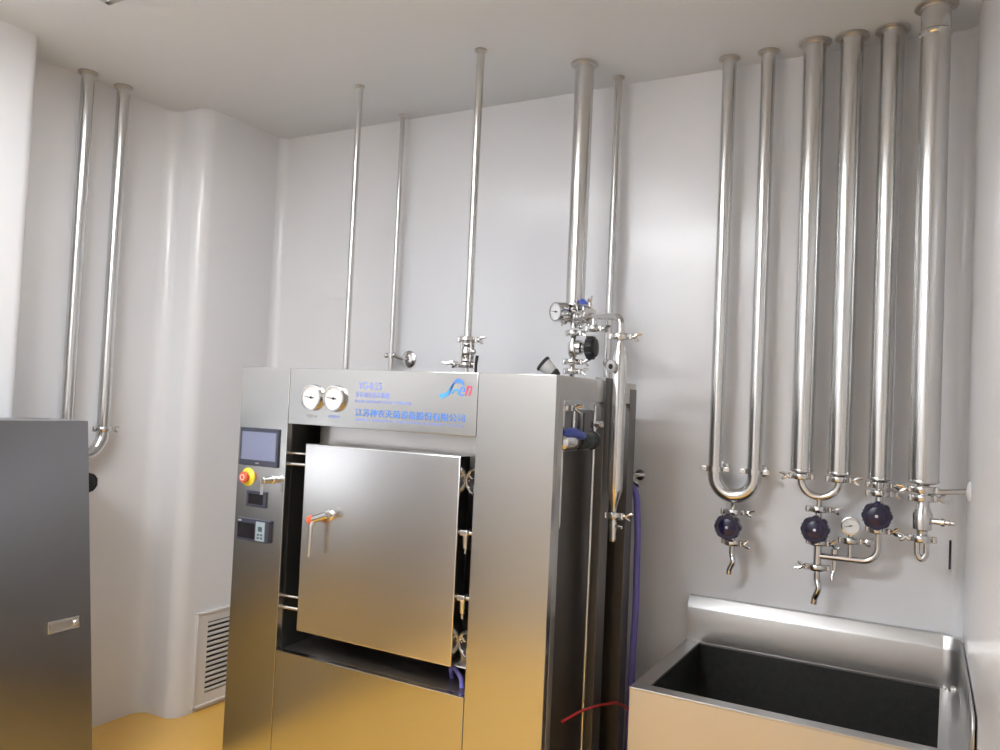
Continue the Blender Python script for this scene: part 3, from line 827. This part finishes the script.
# hose, tap and red tube at the rear corner of the autoclave
ho = MB().tube([(-1.085, 3.035, 1.30), (-1.062, 3.03, 1.25), (-1.050, 3.02, 1.10), (-1.046, 3.02, .85), (-1.052, 3.02, .60), (-1.06, 3.02, .02)], .013, .2, 14, 6).build('violet_hose', 'purple', loc=(-1.03, 3.0, .02))
tag(ho, 'violet hose running down beside the rear corner of the autoclave', 'hose')
tp = MB().lathe([(.009, 0), (.012, .01), (.012, .03), (.018, .032), (.018, .04), (.009, .042), (.009, .07)], (-1.118, 3.04, 1.322), (.8, -.1, -.35), 14)
tp.tube([(-1.105, 3.035, 1.29), (-1.095, 3.035, 1.325), (-1.08, 3.035, 1.345)], .006, seg=8)
tp.lathe([(.022, 0), (.022, .004), (.009, .008), (.009, YB - 3.04)], (-1.118, YB, 1.322), (0, -1, 0), 18)
tag(tp.build('hose_tap', 'fit', loc=(-1.06, 3.03, 1.315)), 'small steel wall tap at the top end of the violet hose', 'tap')
rh = MB().tube([(-1.08, 2.44, .57), (-1.06, 2.55, .575), (-1.045, 2.65, .565), (-1.03, 2.80, .535), (-1.01, 2.93, .47), (-1.005, 2.96, .30), (-1.005, 2.96, .01)], .0045, .12, 10, 6).build('red_tube', 'red', loc=(-1.005, 2.96, 0))  # thin bent red tube low on this side
tag(rh, 'thin red tube low beside the autoclave, near the sink', 'hose')

# ------------------------------------------------------------------ left cabinet with a sloping front
xt, xb_, yc1, yc0, zt_ = -2.95, -2.776, 1.981, -.10, 1.451
cb = thing('steel_cabinet', 'dark brushed steel cabinet with a small recessed pull on the left wall', 'cabinet', (-3.05, .95, 0))
pr = MB().prism([(-3.205, 0), (xb_, 0), (xt, zt_), (-3.205, zt_)], (0, yc1, 0), (1, 0, 0), (0, 0, 1), yc1 - yc0)
bo = pr.build('body', 'cabinet', cb)
sl = (xb_ - xt) / zt_
def fx(z): return xb_ - sl * z
nrm = V((1, 0, sl)).normalized()
hz0, hz1, hy0, hy1 = .676, .720, 1.812, 1.934
def onface(yv, zv, d): 
    p = V((fx(zv), yv, zv)) + nrm * d
    return p
pm = MB()
up_ = V((-sl, 0, 1)).normalized()
pm.prism([(0, 0), (hy1 - hy0, 0), (hy1 - hy0, hz1 - hz0), (0, hz1 - hz0)], onface(hy0, hz0, -.001), (0, 1, 0), up_, .004, .001)
hp_ = pm.build('pull_plate', 'pipe', cb)
pm = MB().prism([(0, 0), (.085, 0), (.085, .026), (0, .026)], onface(hy0 + .010, hz0 + .009, .002), (0, 1, 0), up_, .0015)
pm.build('pull_recess', 'frame', hp_)
pm = MB().lathe([(.011, .002), (.011, .010), (.008, .013), (0, .013)], onface(hy1 - .018, (hz0 + hz1) / 2, 0), nrm, 18)
pm.build('pull_lock', 'fit', hp_)

# ------------------------------------------------------------------ return-air grille on the left wall
gr = thing('air_grille', 'cream louvred air return grille low on the wall left of the autoclave', 'grille', (XL, 2.95, .25))
gy0, gy1, gz0, gz1 = 2.80, 3.17, .02, .488
sy0, sy1, sz0, sz1 = 2.868, 3.105, .082, .434
m = MB()
for a in ((gy0, sy0, gz0, gz1), (sy1, gy1, gz0, gz1), (sy0, sy1, gz0, sz0), (sy0, sy1, sz1, gz1)):
    m.box(XL - .001, XL + .012, a[0], a[1], a[2], a[3], .0)
for a in ((gy0, gy0 + .012, gz0, gz1), (gy1 - .012, gy1, gz0, gz1), (gy0, gy1, gz0, gz0 + .012), (gy0, gy1, gz1 - .012, gz1)):
    m.box(XL + .010, XL + .018, a[0], a[1], a[2], a[3], .003)
m.build('frame', 'grille', gr)
MB().box(XL + .0005, XL + .002, sy0, sy1, sz0, sz1).build('dark_backing', 'black', gr)
n = 14
pitch = (sz1 - sz0) / n
for k in range(n):
    z = sz0 + pitch * (k + .5)
    o = MB().box(-.006, .006, sy0 - .001, sy1 + .001, -pitch * .20, pitch * .20, .001, mat=Matrix.Translation((XL + .008, 0, z)) @ Matrix.Rotation(.25, 4, 'Y')).build('louvre', 'grille', gr)

# ------------------------------------------------------------------ sink
zs = .700
sx0, sx1, sy0, sy1 = -.886, .046, 2.525, 3.215
sx2 = .076                                   # the front right corner follows the wall outwards
bx0, bx1, by0, by1 = -.832, -.012, 2.578, 3.165
sk = thing('steel_sink', 'deep steel wash sink with black basin and raised splashback in the corner', 'sink', (-.42, 2.87, 0))
yS = 3.168
rim = MB()
RT = .008
rim.prism([(sx0, sy0), (sx2, sy0), (sx2 - .002, by0), (sx0, by0)], (0, 0, zs - RT), (1, 0, 0), (0, 1, 0), RT, .002)
rim.prism([(sx0, by0), (bx0, by0), (bx0, by1), (sx0, by1)], (0, 0, zs - RT), (1, 0, 0), (0, 1, 0), RT)
rim.prism([(bx1, by0), (sx2 - .002, by0), (sx1, by1), (bx1, by1)], (0, 0, zs - RT), (1, 0, 0), (0, 1, 0), RT)
rim.prism([(sx0, by1), (sx1, by1), (sx1, sy1), (sx0, sy1)], (0, 0, zs - RT), (1, 0, 0), (0, 1, 0), RT)
rim.build('rim', 'sink', sk)
bw = MB()
bw.box(bx0 - .006, bx0, by0, by1, .32, zs - RT).box(bx1, bx1 + .006, by0, by1, .32, zs - RT)
bw.box(bx0, bx1, by0 - .006, by0, .32, zs - RT).box(bx0, bx1, by1, by1 + .006, .32, zs - RT)
bw.box(bx0, bx1, by0, by1, .31, .325)
bw.build('basin', 'bowl', sk)
MB().lathe([(.045, .325), (.045, .328), (.03, .329), (0, .327)], (-.42, 2.87, 0), (0, 0, 1), 24).build('drain', 'fit', sk)
MB().box(sx0 + .001, sx2 - .001, sy0 + .001, sy0 + .02, .06, zs - RT, .001).build('front_apron', 'sink_side', sk)
MB().box(sx0 + .001, sx0 + .02, sy0 + .02, sy1, .06, zs - RT, .001).build('side_apron', 'sink_side', sk)
for xx in (sx0 + .05, sx1 - .07):
    for yy in (sy0 + .06, sy1 - .06):
        MB().cyl((xx, yy, 0), (xx, yy, .32), .02, seg=14).build('leg', 'pipe', sk)
# splashback: upright face, top sloping back to the wall, curved round into the side splash
prof = [(0, zs - .002), (0, zs + .126), (.003, zs + .133), (.024, zs + .168), (.046, zs + .170), (.046, zs - .002)]
MB().prism([(a, b - zs) for a, b in prof], (sx0, yS, zs), (0, 1, 0), (0, 0, 1), sx1 - .052 - sx0).build('splashback', 'sink', sk)
cr_ = .050
cxx, cyy = sx1 - .052, yS - cr_
rows = []
cb_ = MB(); bm_ = cb_.bm
for k in range(11):
    a = PI / 2 * (1 - k / 10)
    ca, sa = math.cos(a), math.sin(a)
    row = []
    for (d, z) in prof:
        rr_ = cr_ + d * (1 - .80 * (k / 10))
        row.append(bm_.verts.new((cxx + ca * rr_, cyy + sa * rr_, z)))
    rows.append(row)
for A, B in zip(rows, rows[1:]):
    for q in range(len(prof)):
        q2 = (q + 1) % len(prof)
        cb_.F((A[q], A[q2], B[q2], B[q]))
bm_.faces.new(rows[0]); bm_.faces.new(rows[-1][::-1])
cb_.build('corner_curve', 'sink', sk)
MB().ball((sx1 - .020, yS - .020, zs + .002), .013).ball((sx1 - .045, yS - .008, zs), .009).build('corner_weld', 'sink', sk)
yA = cyy + .001
L = yA - sy0
dv = V((cxx + cr_ - (sx2 - .010), L, 0)); 
MB().prism([(0, 0), (dv.length, 0), (dv.length, .166), (0, .120)], (sx2 - .010, sy0 + .001, zs - .001), dv, (0, 0, 1), .008).build('side_splash', 'sink', sk)

# ------------------------------------------------------------------ world and view
wd = bpy.data.worlds.new('world'); sc.world = wd; wd.use_nodes = True
bgn = wd.node_tree.nodes['Background']; bgn.inputs[0].default_value = (.9, .95, 1, 1); bgn.inputs[1].default_value = .3
sc.view_settings.view_transform = 'Standard'
sc.view_settings.look = 'None'
sc.view_settings.gamma = 1.0
sc.view_settings.use_curve_mapping = False
sc.view_settings.exposure = 0.42
